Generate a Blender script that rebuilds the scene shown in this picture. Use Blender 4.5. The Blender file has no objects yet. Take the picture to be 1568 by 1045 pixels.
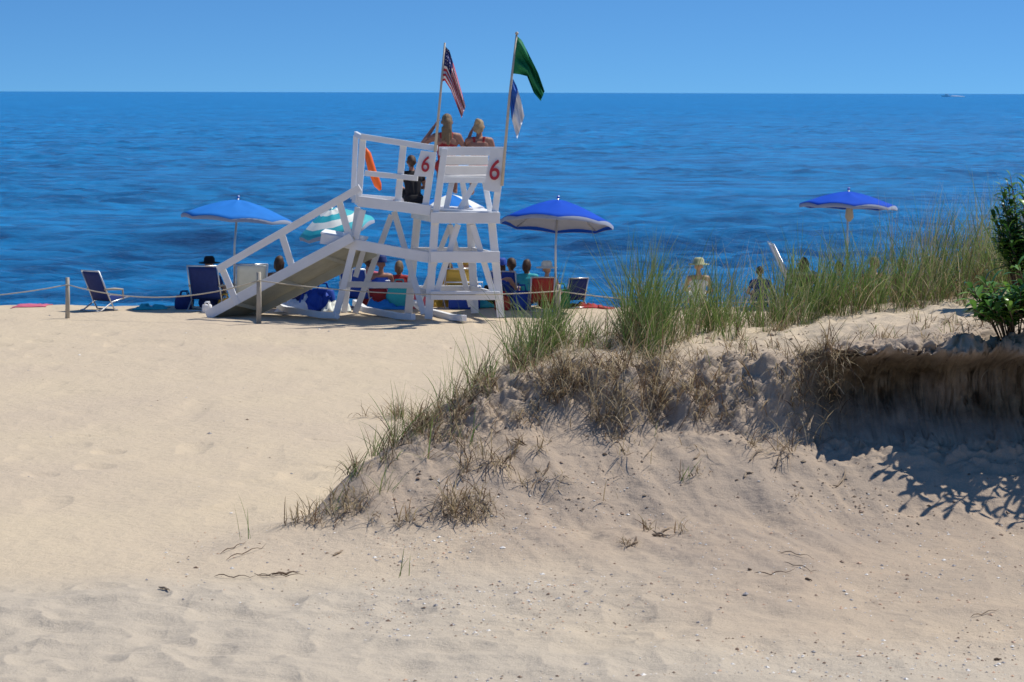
import bpy, math, random
import numpy as np
from mathutils import Vector, Matrix
random.seed(4)
RS=np.random.RandomState(11)
scene=bpy.context.scene
scene.view_settings.view_transform='Standard'
try: scene.view_settings.look='None'
except Exception: pass
scene.view_settings.exposure=0
H=3.45; F=4000.0; CX=784.0; HY=142.0
def W(px,py,D):
    return Vector(((px-CX)/F*D, D, H-(py-HY)/F*D))
# ------------------------------------------------------------ materials
def mat(name,col,rough=0.6,noise=0.12,nscale=8.0,bump=0.0,bscale=60.0,spec=0.3,metal=0.0):
    m=bpy.data.materials.new(name); m.use_nodes=True
    nt=m.node_tree; b=nt.nodes['Principled BSDF']
    b.inputs['Roughness'].default_value=rough; b.inputs['Specular IOR Level'].default_value=spec
    b.inputs['Metallic'].default_value=metal
    tc=nt.nodes.new('ShaderNodeTexCoord')
    n=nt.nodes.new('ShaderNodeTexNoise'); n.inputs['Scale'].default_value=nscale; n.inputs['Detail'].default_value=6
    nt.links.new(tc.outputs['Object'],n.inputs['Vector'])
    mx=nt.nodes.new('ShaderNodeMix'); mx.data_type='RGBA'
    mx.inputs['A'].default_value=(*[c*(1-noise) for c in col],1)
    mx.inputs['B'].default_value=(*[min(1,c*(1+noise)) for c in col],1)
    nt.links.new(n.outputs['Fac'],mx.inputs['Factor'])
    nt.links.new(mx.outputs['Result'],b.inputs['Base Color'])
    if bump>0:
        n2=nt.nodes.new('ShaderNodeTexNoise'); n2.inputs['Scale'].default_value=bscale; n2.inputs['Detail'].default_value=4
        nt.links.new(tc.outputs['Object'],n2.inputs['Vector'])
        bp=nt.nodes.new('ShaderNodeBump'); bp.inputs['Strength'].default_value=bump; bp.inputs['Distance'].default_value=0.01
        nt.links.new(n2.outputs['Fac'],bp.inputs['Height']); nt.links.new(bp.outputs['Normal'],b.inputs['Normal'])
    return m
def attr_mat(name,rough=0.6,trans=0.3,spec=0.3):
    m=bpy.data.materials.new(name); m.use_nodes=True
    nt=m.node_tree; b=nt.nodes['Principled BSDF']; out=nt.nodes['Material Output']
    b.inputs['Roughness'].default_value=rough; b.inputs['Specular IOR Level'].default_value=spec
    a=nt.nodes.new('ShaderNodeAttribute'); a.attribute_name='Col'
    nt.links.new(a.outputs['Color'],b.inputs['Base Color'])
    if trans>0:
        t=nt.nodes.new('ShaderNodeBsdfTranslucent'); nt.links.new(a.outputs['Color'],t.inputs['Color'])
        mx=nt.nodes.new('ShaderNodeMixShader'); mx.inputs[0].default_value=trans
        nt.links.new(b.outputs[0],mx.inputs[1]); nt.links.new(t.outputs[0],mx.inputs[2]); nt.links.new(mx.outputs[0],out.inputs['Surface'])
    return m
WHITE=mat('white_paint',(0.78,0.79,0.80),0.5,0.12,4,0.3,40,0.3)
KHAKI=mat('shaded_ramp_paint',(0.52,0.50,0.39),0.8,0.18,6,0.3,50)  # ramp underside shade and warm sand bounce painted into the base colour
GREYW=mat('weathered_wood',(0.42,0.38,0.31),0.8,0.25,12,0.4,60)
POLE=mat('pole_wood',(0.50,0.45,0.38),0.6,0.2,15)
RED=mat('number_red',(0.42,0.03,0.05),0.5)
BLUE=mat('umbrella_blue',(0.008,0.075,0.50),0.75,0.15,6,0.1,30,.1)
BLUE2=mat('umbrella_blue_faded',(0.02,0.18,0.56),0.75,0.15,6,0.1,30,.1)
UNDER=mat('umbrella_lining',(0.32,0.36,0.46),0.7)
NAVY=mat('navy_canvas',(0.012,0.03,0.15),0.7,0.25,20)
ROYAL=mat('royal_canvas',(0.015,0.06,0.36),0.7,0.2,20)
BLACK=mat('black_cloth',(0.012,0.012,0.015),0.8)
ALU=mat('aluminium',(0.6,0.6,0.6),0.35,0.05,10,0,1,0.5,0.8)
TEAL=mat('teal_cloth',(0.03,0.40,0.46),0.6); AQUA=mat('aqua_cloth',(0.08,0.42,0.62),0.6)
CREAM=mat('cream_cloth',(0.72,0.74,0.68),0.7)
LIME=mat('lime_cloth',(0.32,0.58,0.3),0.7)
REDC=mat('red_cloth',(0.36,0.03,0.03),0.7)
PINK=mat('pink_cloth',(0.55,0.12,0.18),0.7)
ORANGE=mat('orange_plastic',(0.85,0.14,0.02),0.5)
YEL=mat('yellow_cloth',(0.6,0.4,0.08),0.7)
GREENF=mat('flag_green',(0.01,0.17,0.07),0.7,0.15)
FW=mat('flag_white',(0.75,0.76,0.8),0.7); FR=mat('flag_red',(0.55,0.03,0.05),0.7); FB=mat('flag_navy',(0.02,0.03,0.14),0.7); FBL=mat('flag_blue',(0.03,0.13,0.5),0.7)
SKIN=mat('skin_tan',(0.33,0.165,0.115),0.5,0.15,12); SKIN2=mat('skin_light',(0.46,0.28,0.21),0.5,0.12,12); SKIN3=mat('skin_brown',(0.18,0.09,0.06),0.5,0.1,12)
HBL=mat('hair_blonde',(0.36,0.26,0.15),0.6,0.5,60,0.8,90); HBR=mat('hair_brown',(0.07,0.04,0.025),0.6,0.3,40); HDB=mat('hair_dark_blonde',(0.20,0.135,0.075),0.6,0.5,60,0.8,90)
ROPE=mat('rope',(0.5,0.45,0.35),0.9)
STRAWH=mat('straw_hat',(0.42,0.42,0.24),0.9)
EYE=mat('eye_dark',(0.02,0.015,0.01),0.3)
FOAM=mat('foam',(0.85,0.87,0.88),0.9)

# ------------------------------------------------------------ mesh helpers
def mkmesh(name,verts,faces,mats=None,midx=None,smooth=False):
    me=bpy.data.meshes.new(name); me.from_pydata([tuple(v) for v in verts],[],faces)
    for m in (mats or []): me.materials.append(m)
    if midx is not None: me.polygons.foreach_set('material_index',np.array(midx,dtype=np.int32))
    if smooth: me.polygons.foreach_set('use_smooth',np.ones(len(me.polygons),dtype=bool))
    me.update()
    o=bpy.data.objects.new(name,me); scene.collection.objects.link(o); return o
def gridmesh(name,X,Y,Z,mats,smooth=True):
    nr,nc=X.shape
    me=bpy.data.meshes.new(name); me.vertices.add(nr*nc)
    co=np.stack([X,Y,Z],-1).reshape(-1).astype(np.float32); me.vertices.foreach_set('co',co)
    i=np.arange(nr-1)[:,None]*nc+np.arange(nc-1)[None,:]
    q=np.stack([i,i+1,i+nc+1,i+nc],-1).reshape(-1).astype(np.int32)
    nf=(nr-1)*(nc-1)
    me.loops.add(nf*4); me.loops.foreach_set('vertex_index',q)
    me.polygons.add(nf); me.polygons.foreach_set('loop_start',np.arange(nf,dtype=np.int32)*4)
    try: me.polygons.foreach_set('loop_total',np.full(nf,4,dtype=np.int32))
    except Exception: pass
    me.polygons.foreach_set('use_smooth',np.full(nf,smooth,dtype=bool))
    for m in mats: me.materials.append(m)
    me.update(calc_edges=True); me.validate()
    o=bpy.data.objects.new(name,me); scene.collection.objects.link(o); return o
def empty(name,loc=(0,0,0)):
    e=bpy.data.objects.new(name,None); scene.collection.objects.link(e); e.location=loc; e.empty_display_size=.2
    return e
def par(o,p):
    o.parent=p; o.matrix_parent_inverse=Matrix.Translation(-Vector(p.location)); return o
def beam(name,a,b,w,h,m,parent=None,side=None,bev=0.006):
    a=Vector(a); b=Vector(b); d=(b-a).normalized()
    s=Vector(side) if side is not None else d.cross(Vector((0,0,1)))
    if s.length<.1: s=Vector((0,1,0))
    s=(s-d*s.dot(d)).normalized(); u=s.cross(d).normalized()
    vs=[]
    for p in (a,b):
        for i,j in ((-1,-1),(1,-1),(1,1),(-1,1)): vs.append(p+s*(i*w/2)+u*(j*h/2))
    fs=[(0,3,2,1),(4,5,6,7),(0,1,5,4),(1,2,6,5),(2,3,7,6),(3,0,4,7)]
    o=mkmesh(name,vs,fs,[m])
    if bev>0:
        md=o.modifiers.new('b','BEVEL'); md.width=bev; md.segments=2
    if parent: par(o,parent)
    return o
def tube(name,pts,r,m,parent=None,n=8,closed=False):
    pts=[Vector(p) for p in pts]; N=len(pts)
    rr=r if isinstance(r,(list,tuple)) else [r]*N
    vs=[];fs=[]
    for k,p in enumerate(pts):
        d=(pts[min(k+1,N-1)]-pts[max(k-1,0)]).normalized()
        s=d.cross(Vector((0.1,0.3,1))); 
        if s.length<.05: s=d.cross(Vector((1,0,0)))
        s.normalize(); u=s.cross(d)
        for j in range(n):
            a=2*math.pi*j/n; vs.append(p+s*math.cos(a)*rr[k]+u*math.sin(a)*rr[k])
    for k in range(N-1):
        for j in range(n): fs.append((k*n+j,k*n+(j+1)%n,(k+1)*n+(j+1)%n,(k+1)*n+j))
    fs.append(tuple(range(n))[::-1]); fs.append(tuple((N-1)*n+j for j in range(n)))
    o=mkmesh(name,vs,fs,[m],smooth=True)
    if parent: par(o,parent)
    return o
def panel(name,pts,t,m,parent=None,n=None):
    pts=[Vector(p) for p in pts]; nn=(pts[1]-pts[0]).cross(pts[2]-pts[0]).normalized()
    k=len(pts); vs=pts+[p+nn*t for p in pts]
    fs=[tuple(range(k))[::-1],tuple(range(k,2*k))]+[(i,(i+1)%k,(i+1)%k+k,i+k) for i in range(k)]
    o=mkmesh(name,vs,fs,[m]); 
    if parent: par(o,parent)
    return o

# ------------------------------------------------------------ noise
T=np.random.RandomState(7).rand(512,512)
def vn(x,y):
    x=np.asarray(x,float); y=np.asarray(y,float)
    xi=np.floor(x).astype(int); yi=np.floor(y).astype(int); fx=x-xi; fy=y-yi
    fx=fx*fx*fx*(fx*(fx*6-15)+10); fy=fy*fy*fy*(fy*(fy*6-15)+10)
    a=T[xi&511,yi&511]; b=T[(xi+1)&511,yi&511]; c=T[xi&511,(yi+1)&511]; d=T[(xi+1)&511,(yi+1)&511]
    return ((a*(1-fx)+b*fx)*(1-fy)+(c*(1-fx)+d*fx)*fy)*2-1
def fbm(x,y,o=4,g=.5):
    s=0;a=1;t=0
    for i in range(o):
        s=s+a*vn(x*2**i+17.3*i,y*2**i+5.1*i); t+=a; a*=g
    return s/t
def sst(e0,e1,x):
    t=np.clip((x-e0)/(e1-e0),0,1); return t*t*(3-2*t)
# ------------------------------------------------------------ terrain
COL=[ # px : (D,z) x7
(-400,[(17,0),(18,0),(19,0),(19.3,0),(19.6,0),(20,0),(21,0)]),
(290,[(17.3,0),(18,0),(18.8,0),(19.1,0.01),(19.3,0.01),(20,0),(21,0)]),
(480,[(17.5,0),(19,.03),(19.8,.08),(20.15,.13),(20.4,.14),(21.5,0),(22.5,0)]),
(590,[(17.3,0),(19.5,.08),(20.5,.3),(21.0,.5),(21.25,.54),(22.8,0),(23.5,0)]),
(700,[(17,0),(19.5,.12),(20.8,.45),(21.6,.8),(22,.87),(24.5,0),(25.5,0)]),
(790,[(16.8,0),(19.8,.18),(21.2,.62),(22.1,1.03),(23,1.13),(26.5,0),(28,0)]),
(950,[(16.5,0),(19.8,.2),(21.3,.68),(22.1,1.14),(24,1.24),(28,.1),(30,0)]),
(1100,[(16.2,0),(19.8,.22),(21.3,.68),(21.95,1.17),(25,1.25),(29,.2),(31,0)]),
(1230,[(16,0),(19.8,.2),(21.3,.6),(21.75,1.22),(25.5,1.30),(30,.3),(32,0)]),
(1300,[(16,0),(19.9,.14),(21.45,.60),(21.6,1.33),(25.7,1.34),(30,.3),(32,0)]),
(1400,[(15.8,0),(20,.1),(21.5,.62),(21.62,1.38),(26,1.39),(31,.3),(33,0)]),
(1568,[(15.5,0),(20,.1),(21.5,.64),(21.62,1.43),(26.5,1.52),(31,.3),(33,0)]),
(2600,[(15.5,0),(20,.15),(21.5,.64),(21.62,1.45),(26.5,1.57),(31,.3),(33,0)])]
PG=np.arange(-1500,4500,4.0)
kpx=[c[0] for c in COL]; KD=[];KZ=[]
ker=np.exp(-0.5*(np.arange(-15,16)*4/18.0)**2); ker/=ker.sum()
for k in range(7):
    for L,idx in ((KD,0),(KZ,1)):
        a=np.interp(PG,kpx,[c[1][k][idx] for c in COL]); a=np.convolve(np.pad(a,15,'edge'),ker,'valid'); L.append(a)
def pxof(x,y): return CX+F*x/np.maximum(y,.5)
def tz(x,y):
    x=np.asarray(x,float); y=np.asarray(y,float); px=pxof(x,y)
    Dk=[np.interp(px,PG,a) for a in KD]; Zk=[np.interp(px,PG,a) for a in KZ]
    jit=.20*fbm(x*1.1+3,y*.2,3)+.08*fbm(x*4,y*.3+9,3)
    w3=sst(700,900,px)
    Dk[3]=Dk[3]+jit*w3; Dk[2]=Dk[2]+jit*w3
    zd=np.zeros_like(x)
    for k in range(6):
        t=np.clip((y-Dk[k])/(Dk[k+1]-Dk[k]),0,1); s=t*t*(3-2*t); t=.55*t+.45*s if k!=2 else .35*t+.65*s
        m=(y>=Dk[k])&(y<Dk[k+1]) if k<5 else (y>=Dk[k])
        zd=np.where(m,Zk[k]*(1-t)+Zk[k+1]*t,zd)
    dm=np.clip(zd/.25,0,1)
    face=sst(0.02,.2,zd)*(1-sst(-.1,.25,y-Dk[3]))
    z=zd.copy()
    far=1-dm
    z+=far*(.026*fbm(x*.8,y*.5,3)+.010*fbm(x*3.2,y*2.2,2)-.028*np.maximum(0,vn(x*2.6+40,y*2.0)-.3)*2*(.4+.6*(vn(x*.3,y*.25)>-.1)))
    near=1-sst(17.6,18.9,y+.25*vn(x*.8,3.3)+.0*x)
    z+=near*(.035+.036*fbm(x*1.6+9,y*1.5,3)+.026*(1-np.abs(fbm(x*2.8,y*3.0+5,2))*2)*sst(-2,2,3-x*.5))*(1-.5*sst(900,1500,px))
    # slip face runnels and lumps
    z+=face*(.050*fbm((x+.35*y)*3.4,y*.45+2,3)+.016*fbm(x*7,y*7,3)+.055*fbm(x*1.3,y*1.1,2))
    z-=face*.06*np.maximum(0,vn(x*2.3+7,y*2.9)-.4)*sst(600,900,px)
    edge=np.exp(-((y-Dk[3]+.05)/.45)**2)*sst(560,760,px)
    z+=edge*(.15*np.abs(fbm(x*4.2+3,y*5,4))*1.8-.08)*dm
    z+=edge*dm*.09*np.round(fbm(x*2+8,y*3,3)*3)/3
    plat=dm*sst(0,.4,y-Dk[3])
    z+=plat*(.06*fbm(x*1.6,y*1.1,3)+.035*fbm(x*6,y*4,2))
    z=np.where(y>42.2,z-(np.minimum(y,53)-42.2)*.24,z)
    return z
rows=np.concatenate([np.arange(1,10,.5),np.arange(10,15,.08),np.arange(15,21.0,.028),np.arange(21.0,22.4,.0115),np.arange(22.4,27.5,.037),np.arange(27.5,44,.08),np.arange(44,56,1.0)])
cols=np.concatenate([np.linspace(-9000,-500,30)[:-1],np.arange(-500,-30,10),np.arange(-30,1600,1.7),np.arange(1600,2300,8),np.linspace(2300,11000,30)])
R,C=np.meshgrid(rows,cols,indexing='ij')
X=(C-CX)/F*R; Y=R.copy(); Z=tz(X,Y)
px=C
bl=sst(1215,1280,px)
hh=np.clip((Z-.62)/.75,0,1)
under=np.sin(np.clip(hh/.90,0,1)*math.pi)**.7
edgeD=21.6+.20*fbm(X*1.1+3,Y*.2,3)+.08*fbm(X*4,Y*.3+9,3)
inz=np.exp(-((Y-edgeD)/.33)**2)
Y2=Y+bl*inz*under*(.50+.22*fbm(X*3,Z*4,3))-bl*inz*sst(.80,1,hh)*(.22+.20*fbm(X*4+4,Z*3,2))
Y2=Y2+inz*bl*(.10*fbm(X*5,Z*9,3)+.05*fbm(X*12,Z*24,2))
sand=bpy.data.materials.new('sand'); sand.use_nodes=True
def build_sand(m):
    nt=m.node_tree; N=nt.nodes; L=nt.links; b=N['Principled BSDF']; b.inputs['Roughness'].default_value=.95; b.inputs['Specular IOR Level'].default_value=.08
    tc=N.new('ShaderNodeTexCoord')
    def noise(s,d=6,r=.55,vec=None):
        n=N.new('ShaderNodeTexNoise'); n.inputs['Scale'].default_value=s; n.inputs['Detail'].default_value=d; n.inputs['Roughness'].default_value=r
        L.new(vec or tc.outputs['Object'],n.inputs['Vector']); return n
    def ramp(src,p0,p1):
        r=N.new('ShaderNodeMapRange'); r.inputs['From Min'].default_value=p0; r.inputs['From Max'].default_value=p1; L.new(src,r.inputs['Value']); return r.outputs['Result']
    def mix(f,a,bc,mode='MIX'):
        x=N.new('ShaderNodeMix'); x.data_type='RGBA'; x.blend_type=mode
        if isinstance(f,float): x.inputs['Factor'].default_value=f
        else: L.new(f,x.inputs['Factor'])
        for k,v in (('A',a),('B',bc)):
            if isinstance(v,tuple): x.inputs[k].default_value=(*v,1)
            else: L.new(v,x.inputs[k])
        return x.outputs['Result']
    big=ramp(noise(.35,4).outputs['Fac'],.35,.65)
    c=mix(big,(.63,.52,.37),(.59,.485,.36))
    at=N.new('ShaderNodeAttribute'); at.attribute_name='zone'
    sep=N.new('ShaderNodeSeparateColor'); L.new(at.outputs['Color'],sep.inputs[0])
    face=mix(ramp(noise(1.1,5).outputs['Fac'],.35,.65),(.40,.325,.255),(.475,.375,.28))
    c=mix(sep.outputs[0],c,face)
    c=mix(sep.outputs[1],c,mix(ramp(noise(5,6).outputs['Fac'],.35,.65),(.13,.09,.05),(.34,.26,.165)))
    c=mix(sep.outputs[2],c,(.54,.465,.365))
    g=ramp(noise(90,4,.7).outputs['Fac'],.3,.7); c=mix(g,c,mix(1.0,c,(.80,.79,.78),'MULTIPLY'))
    sp=ramp(noise(14,8,.75).outputs['Fac'],.64,.72)
    c=mix(sp,c,mix(1.0,c,(.64,.58,.54),'MULTIPLY'))
    L.new(c,b.inputs['Base Color'])
    n1=noise(9,8,.6); n2=noise(120,3,.6)
    a=N.new('ShaderNodeMath'); a.operation='MULTIPLY_ADD'; L.new(n2.outputs['Fac'],a.inputs[0]); a.inputs[1].default_value=.18; L.new(n1.outputs['Fac'],a.inputs[2])
    bp=N.new('ShaderNodeBump'); bp.inputs['Strength'].default_value=.8; bp.inputs['Distance'].default_value=.035
    L.new(a.outputs[0],bp.inputs['Height']); L.new(bp.outputs['Normal'],b.inputs['Normal'])
build_sand(sand)
ter=gridmesh('sand_beach_and_dune',X,Y2,Z,[sand])
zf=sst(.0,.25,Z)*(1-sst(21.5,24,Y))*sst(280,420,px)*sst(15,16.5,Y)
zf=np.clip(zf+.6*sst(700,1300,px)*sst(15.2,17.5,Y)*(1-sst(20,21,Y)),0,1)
soil=bl*inz*sst(.05,.25,hh)*(1-sst(.75,.95,hh))*np.clip(.75+.7*fbm(X*2.2,Z*5,3),0,1)
soil=np.clip(soil,0,1)
nearz=(1-sst(17.6,18.9,Y))*(1-sst(500,1300,px)*sst(15.5,16.5,Y))
cc=np.stack([zf,soil,nearz,np.ones_like(zf)],-1).reshape(-1).astype(np.float32)
ca=ter.data.color_attributes.new('zone','FLOAT_COLOR','POINT'); ca.data.foreach_set('color',cc)
def G(px,py):
    D=np.arange(13,44,.01); x=(px-CX)/F*D; z=tz(x,D); r=H-(py-HY)/F*D
    k=np.argmax(z>=r); 
    if not (z>=r).any(): k=-1
    return Vector((float(x[k]),float(D[k]),float(z[k])))
def ground(x,y): return float(tz(np.array([x]),np.array([y]))[0])
# ------------------------------------------------------------ sea
SZ=-1.5; SH=H-SZ
pyr=np.concatenate([[142.25,142.6,143.0],np.arange(143.5,470,.55),np.arange(470,560,3)])
Dr=SH*F/(pyr-HY)
cs=np.concatenate([np.linspace(-16000,-300,40)[:-1],np.arange(-300,1870,2.4),np.linspace(1870,18000,40)])
R,C=np.meshgrid(Dr,cs,indexing='ij'); X=(C-CX)/F*R; Y=R
Z=np.zeros_like(X)
rw=np.random.RandomState(3)
for i in range(64):
    lam=0.6*math.exp(rw.rand()*2.4); th=rw.normal(0,.42); k=2*math.pi/lam; amp=.0135*lam**.7*(0.5+rw.rand())
    Z+=amp*np.sin(k*(math.cos(th)*Y+math.sin(th)*X)+rw.rand()*6.28)
Z*= (.8+.6*vn(X*.08,Y*.05))
Z*=.72
Z+= .38*np.exp(-((Y-84-2.5*vn(X*.05,0*X+2)-.5*np.sin(X*.3))/1.6)**2)*sst(-.2,.5,vn(X*.045+11,X*0+1.5)+.35)
Z+= .18*np.exp(-((Y-66-1.5*vn(X*.09,0*X+8))/1.0)**2)*sst(-.1,.6,vn(X*.07+3,X*0+4.5)+.25)
Z+=SZ
water=bpy.data.materials.new('sea_water'); water.use_nodes=True
def build_water(m):
    nt=m.node_tree; N=nt.nodes; L=nt.links; b=N['Principled BSDF']
    b.inputs['Roughness'].default_value=.25; b.inputs['IOR'].default_value=1.33; b.inputs['Specular IOR Level'].default_value=.35
    tc=N.new('ShaderNodeTexCoord'); mp=N.new('ShaderNodeMapping'); mp.inputs['Scale'].default_value=(.28,1,1); L.new(tc.outputs['Object'],mp.inputs['Vector'])
    def noise(s,d,r):
        n=N.new('ShaderNodeTexNoise'); n.inputs['Scale'].default_value=s; n.inputs['Detail'].default_value=d; n.inputs['Roughness'].default_value=r
        L.new(mp.outputs[0],n.inputs['Vector']); return n
    def mr(src,a,c):
        r=N.new('ShaderNodeMapRange'); r.inputs['From Min'].default_value=a; r.inputs['From Max'].default_value=c; L.new(src,r.inputs['Value']); return r.outputs[0]
    big=mr(noise(.07,9,.78).outputs['Fac'],.36,.64); fine=mr(noise(.9,7,.7).outputs['Fac'],.40,.60)
    ad=N.new('ShaderNodeMix'); ad.data_type='FLOAT'; ad.inputs['Factor'].default_value=.68; L.new(big,ad.inputs['A']); L.new(fine,ad.inputs['B'])
    x=N.new('ShaderNodeMix'); x.data_type='RGBA'; L.new(ad.outputs['Result'],x.inputs['Factor'])
    x.inputs['A'].default_value=(.003,.075,.22,1); x.inputs['B'].default_value=(.016,.30,.68,1)
    L.new(x.outputs['Result'],b.inputs['Base Color'])
    n2=noise(1.8,9,.7); bp=N.new('ShaderNodeBump'); bp.inputs['Strength'].default_value=1; bp.inputs['Distance'].default_value=.38
    L.new(n2.outputs['Fac'],bp.inputs['Height']); L.new(bp.outputs['Normal'],b.inputs['Normal'])
build_water(water)
gridmesh('sea',X[::-1],Y[::-1],Z[::-1],[water])

# ------------------------------------------------------------ lifeguard stand
st=empty('lifeguard_stand',(-0.7,40,0))
nb=[0]
def B(a,b,w=.09,h=.09,m=WHITE,side=None,name='timber'):
    nb[0]+=1; return beam('%s_%d'%(name,nb[0]),W(*a),W(*b),w,h,m,st,side)
YS=(0,1,0)
RN=39.4; FN=40.7
B((657,489,RN),(667,335,RN),.05,.12,side=YS,name='leg'); B((667,335,RN),(681,228,RN),.05,.10,side=YS,name='post')
B((768,486,RN+.1),(753,335,RN+.1),.05,.12,side=YS,name='leg'); B((757,335,RN+.1),(771,228,RN+.1),.05,.10,side=YS,name='post')
B((626,482,FN),(640,330,FN),.05,.12,side=YS,name='leg'); B((728,480,FN),(720,330,FN),.05,.12,side=YS,name='leg')
for (y,h) in ((334,.17),(394,.17),(453,.13)):
    B((660,y,RN-.05),(766,y,RN-.02),.04,h,side=YS,name='cross_board')
    yy=142+(y-142)*RN/FN
    B((630,yy,FN+.05),(728,yy,FN+.05),.04,h*.8,side=YS,name='cross_board')
    B((664,y,RN+.03),(634,yy,FN-.02),.04,h*.85,name='side_board'); B((760,y,RN+.13),(724,yy,FN-.02),.04,h*.85,name='side_board')
B((724,344,RN+.02),(757,452,RN+.06),.04,.09,side=YS,name='brace'); B((702,344,RN+.1),(668,452,RN+.02),.04,.09,side=YS,name='brace')
B((690,345,FN-.1),(640,470,FN-.1),.04,.08,side=YS,name='brace'); B((690,345,FN-.14),(722,470,FN-.1),.04,.08,side=YS,name='brace')
B((604,325,40.2),(650,482,39.6),.05,.09,side=YS,name='brace')
for i in range(9):
    D0=RN+.02+i*.15
    l=W(552,313,D0+.2); r=W(764,324,D0)
    beam('deck_plank_%d'%i,(l.x,D0+.25,1.73),(r.x-.03*i,D0,1.63),.135,.035,WHITE,st,side=(0,1,0))
B((549,309,RN+.2),(660,323,RN),.05,.16,side=YS,name='deck_fascia'); B((540,304,FN+.3),(640,312,FN),.05,.14,side=YS,name='deck_fascia')
B((552,310,RN+.2),(546,306,FN+.3),.05,.15,name='deck_fascia')
B((492,366,39.7),(662,396,RN+.04),.05,.16,side=YS,name='lower_beam'); B((500,366,40.6),(634,390,FN),.05,.14,side=YS,name='lower_beam')
for i in range(6):
    D0=39.76+i*.15
    a=W(492,362,39.76); b=W(560,374,39.76)
    beam('landing_plank_%d'%i,(a.x,D0,a.z+.045),(b.x,D0,b.z+.045),.135,.035,WHITE,st,side=(0,1,0))
B((556,322,RN+.2),(514,489,RN+.3),.05,.10,side=YS,name='leg'); B((548,318,FN+.3),(528,480,FN+.2),.05,.09,side=YS,name='leg')
B((560,375,40.2),(545,425,40.2),.05,.08,side=YS,name='brace')
B((600,330,40.5),(545,480,40.6),.05,.09,side=YS,name='brace')
B((520,436,40.5),(636,438,40.6),.04,.09,side=YS,name='lower_rail')
def zc(px,D,z): return ((px-CX)/F*D,D,z)
for (p0,d0,p1,d1,k) in ((425,40.9,512,39.5,0),(548,40.9,628,39.3,1),(640,40.9,706,39.1,2)):
    a=Vector(zc(p0,d0,.07)); b=Vector(zc(p1,d1,.05)); pts=[a+Vector((-.05,.12,.08)),a.lerp(b,.15),b.lerp(a,.2),b+Vector((.06,-.1,.03))]
    for q in range(3): beam('skid_%d_%d'%(k,q),pts[q],pts[q+1],.08,.09,WHITE,st)
B((553,210,RN+.25),(670,228,RN),.05,.09,side=YS,name='top_rail')
B((559,266,RN+.24),(640,274,RN+.06),.05,.08,side=YS,name='mid_rail')
B((556,212,RN+.28),(549,312,RN+.28),.05,.10,side=YS,name='rail_post'); B((618,222,RN+.14),(609,316,RN+.16),.05,.10,side=YS,name='rail_post')
B((664,234,RN+.06),(651,322,RN+.06),.05,.10,side=YS,name='rail_post')
B((556,212,RN+.3),(545,206,FN+.3),.05,.08,name='end_rail'); B((545,208,FN+.3),(541,306,FN+.3),.05,.08,side=YS,name='rail_post')
B((672,232,RN+.04),(772,232,RN+.1),.045,.13,side=YS,name='back_top_board')
for i,(y,t) in enumerate(((246,39.62),(261,39.72))):
    B((680,y,t),(748,y,t+.04),.03,.138,side=(0,1,.25),name='back_slat')
seatz=W(700,270,39.9).z
for i in range(4):
    D0=39.85+i*.15; a=W(676,270,D0); b=W(752,270,D0)
    beam('seat_plank_%d'%i,(a.x,D0,seatz),(b.x,D0,seatz),.13,.035,WHITE,st,side=(0,1,0))
for (a,b) in (((693,276,39.9),(682,328,39.6)),((742,276,39.9),(752,328,39.6)),((708,276,40.4),(716,325,40.4)),((676,276,40.3),(668,322,40.3)),((730,276,39.9),(704,322,39.7))):
    B(a,b,.045,.085,side=YS,name='seat_support')
B((676,276,39.75),(752,276,39.8),.04,.09,side=YS,name='seat_rail')
panel('number_panel_left',[W(634,270,RN-.06+.0),W(660,272,RN-.08),W(669,234,RN-.08),W(645,231,RN-.06)],.025,WHITE,st)
panel('number_panel_right',[W(741,291,RN-.03),W(767,296,RN-.05),W(776,229,RN-.05),W(752,227,RN-.03)],.025,WHITE,st)
def six(px,py,D,size,rot):
    cu=bpy.data.curves.new('num','FONT'); cu.body='6'; cu.size=size; cu.extrude=.004; cu.offset=.003; cu.align_x='CENTER'; cu.align_y='CENTER'
    o=bpy.data.objects.new('painted_number_six',cu); scene.collection.objects.link(o)
    o.rotation_euler=(math.radians(90),rot,0); o.location=W(px,py,D); o.scale=(.8,1,1); cu.materials.append(RED); par(o,st)
six(652,253,RN-.12,.34,math.radians(10)); six(758,262,RN-.10,.44,math.radians(9))
# ramp (descends to the left and slightly away)
a0=W(540,363,39.55); a1=Vector(zc(318,40.05,.02)); 
off=Vector((.30,.75,-.16))
for i in range(6):
    t0=i/6+.003; t1=(i+1)/6-.003
    o0=off*t0; o1=off*t1
    q=[a0+o0,a1+o0*1.0,a1+o1,a0+o1]
    for v in (q[1],q[2]): v.z=max(v.z,-.12)
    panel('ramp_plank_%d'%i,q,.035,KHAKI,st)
beam('ramp_stringer_near',a0+Vector((0,-.03,-.01)),a1+Vector((0,-.03,.0)),.05,.15,WHITE,st)
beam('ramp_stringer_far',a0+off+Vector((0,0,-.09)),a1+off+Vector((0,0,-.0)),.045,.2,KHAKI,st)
for t in (.2,.5,.8):
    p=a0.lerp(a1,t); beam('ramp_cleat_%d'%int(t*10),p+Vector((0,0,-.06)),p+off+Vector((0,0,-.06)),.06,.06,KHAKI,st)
B((552,288,39.5),(334,414,39.85),.05,.11,side=YS,name='hand_rail')
B((339,408,39.9),(364,468,39.9),.05,.10,side=YS,name='rail_post'); B((432,360,39.7),(450,416,39.75),.05,.10,side=YS,name='rail_post'); B((520,310,39.6),(536,365,39.6),.05,.10,side=YS,name='rail_post')
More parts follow.
